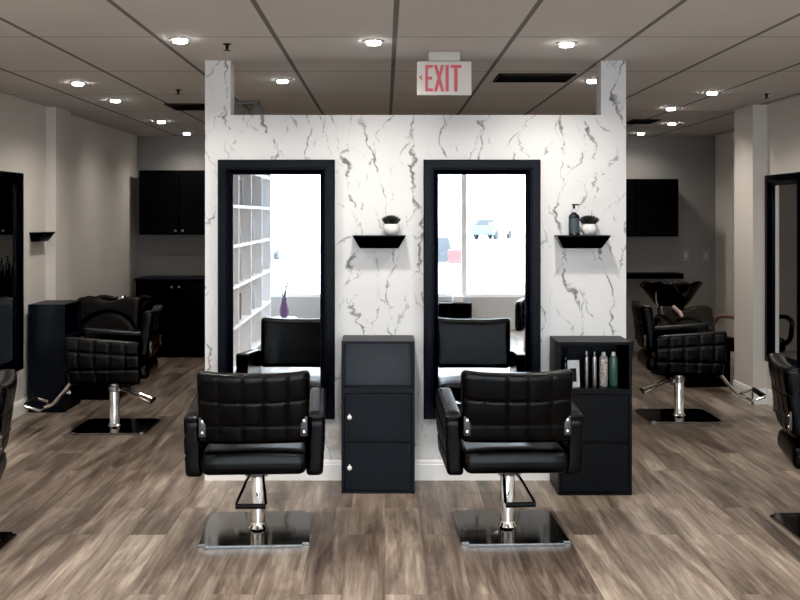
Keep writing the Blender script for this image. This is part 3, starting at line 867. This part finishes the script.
def letter(bars, x0, w):
    b = bmesh.new(); z0, z1 = -.221, -.073
    for q in bars:
        v = [b.verts.new((x0 + px * w, -.0222, z0 + pz * (z1 - z0))) for px, pz in q]
        v2 = [b.verts.new((p.co.x, -.0245, p.co.z)) for p in v]
        b.faces.new(v); b.faces.new(v2[::-1])
        for i in range(len(v)): b.faces.new((v[i], v[(i + 1) % len(v)], v2[(i + 1) % len(v)], v2[i]))
    obj('letter', b, M['red'], t, smooth=False)
rc = lambda x0, x1, z0, z1: ((x0, z0), (x1, z0), (x1, z1), (x0, z1))
letter([rc(0, .36, 0, 1), rc(.36, 1, 0, .115), rc(.36, .90, .445, .56), rc(.36, 1, .885, 1)], -.106, .043)
letter([((0, 0), (.30, 0), (.5, .286), (.70, 0), (1, 0), (.65, .5), (1, 1), (.70, 1), (.5, .714), (.30, 1), (0, 1), (.35, .5))], -.058, .058)
letter([rc(0, 1, 0, 1)], .007, .018)
letter([rc(.34, .66, 0, .885), rc(0, 1, .885, 1)], .035, .060)
put_text('<', -.131, -.143, .018, .030, t, 'arrow')

# ------------------------------------------------------------------ behind the camera, seen in the mirrors
BX1, BX0 = -1.48, -1.82
t = thing('bookcase', 'tall white open bookcase of square compartments, reflected in the left mirror', 'bookcase', (BX0, -1.2, 0))
ys = [-1.2, -.28, .68, 1.62, 2.5]; b = bmesh.new(); th = .03
for y in ys: box(b, 0, BX1 - BX0, y + 1.2 - th / 2, y + 1.2 + th / 2, 0, 2.42)
for z in (.03, .44, .845, 1.25, 1.645, 2.03, 2.42):
    for ya, yb in zip(ys, ys[1:]): box(b, 0, BX1 - BX0, ya + 1.2 + th / 2, yb + 1.2 - th / 2, z - th / 2, z + th / 2)
obj('shelving', b, M['bookcase'], t, smooth=False)
obj('back_panel', B(-.01, 0, 0, 3.7, 0, 2.42), M['bookcase'], t, smooth=False)
rb = random.Random(5)
fl = [(1.0, 1.645, 'paper'), (1.15, 1.25, 'paper'), (.1, 1.25, 'paper'), (.2, 1.645, 'paper2'), (-.7, .845, 'paper2'), (.0, .44, 'paper'), (1.2, .44, 'paper2'), (1.1, .845, 'paper'), (-.6, 1.25, 'paper'), (.25, .845, 'paper2')]
for i, (y, z, mt) in enumerate(fl):
    o = obj('magazine', B(-.11, .11, -.006, .006, 0, .29, bevel=.001), M[mt], smooth=False, loc=(BX1 - .15, y, z + .017)); o.rotation_euler = (-.22, 0, rb.uniform(-.25, .25))
    tag(o, ('pale' if mt == 'paper' else 'dark grey') + ' magazine leaning in a compartment of the white bookcase', 'magazine', 'magazines in the white bookcase')

# low shelf unit, armchair, stool and vase by the front wall
t = thing('low_shelf', 'low dark shelf unit under the window, reflected in the right mirror', 'shelf', (.86, YF + .17, 0))
b = bmesh.new()
box(b, -.30, .30, -.15, .15, .36, .385); box(b, -.30, -.275, -.15, .15, 0, .36); box(b, .275, .30, -.15, .15, 0, .36); box(b, -.275, .275, -.15, .15, .03, .055); box(b, -.01, .01, -.15, .15, .055, .36)
obj('carcass', b, M['black'], t, smooth=False)
obj('back_board', B(-.275, .275, -.15, -.142, .055, .36), M['cab'], t, smooth=False)
tag(obj('tissue_box', B(-.07, .07, -.06, .06, 0, .09, bevel=.008), M['knob'], loc=(.98, YF + .19, .386)), 'small white box on top of the low dark shelf unit', 'box')
t = thing('tub_armchair', 'black armchair near the window, reflected at the right mirror edge', 'armchair', (1.86, .35, 0), .25)
obj('seat', rbox(.56, .52, .16, .05, (6, 6, 4), None, (0, 0, .36)), M['leather2'], t)
obj('backrest', rbox(.60, .12, .48, .05, (6, 4, 6), lambda p, n: (p[0], p[1] - .15 * p[2], p[2]), (0, -.30, .56)), M['leather2'], t)
for s in (-1, 1):
    obj('armrest', rbox(.10, .56, .34, .04, (3, 6, 5), None, (s * .30, 0, .42)), M['leather2'], t)
    for y in (-.2, .2):
        b = bmesh.new(); lathe(b, [(.014, 0), (.018, .02), (.020, .285)], 12, (s * .24, y, 0)); obj('leg', b, M['chrome'], t)
t = thing('low_stool', 'small white round stool under the purple vase, reflected in the left mirror', 'stool', (-1.22, -.35, 0))
b = bmesh.new(); lathe(b, [(.15, .28), (.16, .29), (.16, .31), (.15, .32)], 28); obj('top', b, M['white_trim'], t)
for k in range(3):
    a = k * 2 * PI / 3; b = bmesh.new(); tube(b, [(.10 * math.cos(a), .10 * math.sin(a), .285), (.14 * math.cos(a), .14 * math.sin(a), 0)], .012, 8); obj('leg', b, M['white_trim'], t)
t = thing('branch_vase', 'purple vase of bare twigs on a low stool, reflected in the left mirror', 'vase', (-1.22, -.35, .32))
b = bmesh.new(); lathe(b, [(.035, 0), (.055, .03), (.06, .10), (.035, .18), (.028, .22), (.034, .24)], 24); obj('vase', b, M['purple'], t)
for k in range(5):
    a = k * 1.3; dx, dy = .10 * math.cos(a) * (.4 + .2 * k), .08 * math.sin(a)
    b = bmesh.new(); tube(b, [(0, 0, .05), (dx * .2, dy * .2, .26), (dx * .7, dy * .7, .42), (dx * .8, dy, .50 + .04 * k)], [.006, .006, .004, .002], 6)
    tube(b, [(dx * .5, dy * .5, .36), (dx * .5 + .04, dy, .43)], [.004, .002], 6); obj('twig', b, M['twig'], t)

# ------------------------------------------------------------------ world, portal, camera
w = bpy.data.worlds.new('overcast sky'); SC.world = w; w.use_nodes = True
nt = w.node_tree; bg = nt.nodes['Background']
tcw = N(nt, 'ShaderNodeTexCoord'); sx = N(nt, 'ShaderNodeSeparateXYZ'); nt.links.new(tcw.outputs['Generated'], sx.inputs[0])
cr = N(nt, 'ShaderNodeValToRGB'); nt.links.new(sx.outputs[2], cr.inputs[0])
cr.color_ramp.elements[0].position = 0; cr.color_ramp.elements[0].color = (.90, .95, 1, 1)
cr.color_ramp.elements[1].position = .6; cr.color_ramp.elements[1].color = (.80, .90, 1, 1)
nt.links.new(cr.outputs[0], bg.inputs[0]); bg.inputs[1].default_value = 11
pl = bpy.data.lights.new('window_portal', 'AREA'); pl.shape = 'RECTANGLE'; pl.size = WX1 - WX0; pl.size_y = WZ1 - WZ0
pl.cycles.is_portal = True
po = bpy.data.objects.new('window_portal', pl); COL.objects.link(po); po.location = ((WX0 + WX1) / 2, YF + .01, (WZ0 + WZ1) / 2); po.rotation_euler = (PI / 2, 0, 0)

cam = bpy.data.cameras.new('camera'); co = bpy.data.objects.new('camera', cam); COL.objects.link(co)
co.location = (0, 0, 1.56); co.rotation_euler = (PI / 2, 0, 0)
cam.sensor_width = 36; cam.lens = 45; cam.shift_x = 15 / 800; cam.shift_y = -85 / 800; cam.clip_start = .05; cam.clip_end = 300
SC.camera = co
SC.view_settings.view_transform = 'Standard'; SC.view_settings.look = 'None'; SC.view_settings.exposure = .17; SC.view_settings.gamma = 1
SC.view_settings.use_curve_mapping = True
cm = SC.view_settings.curve_mapping; cm.black_level = (.0035, .0035, .0035); cm.update()
SC.cycles.use_denoising = True; SC.cycles.max_bounces = 8; SC.cycles.sample_clamp_indirect = 6; SC.cycles.caustics_reflective = False; SC.cycles.caustics_refractive = False
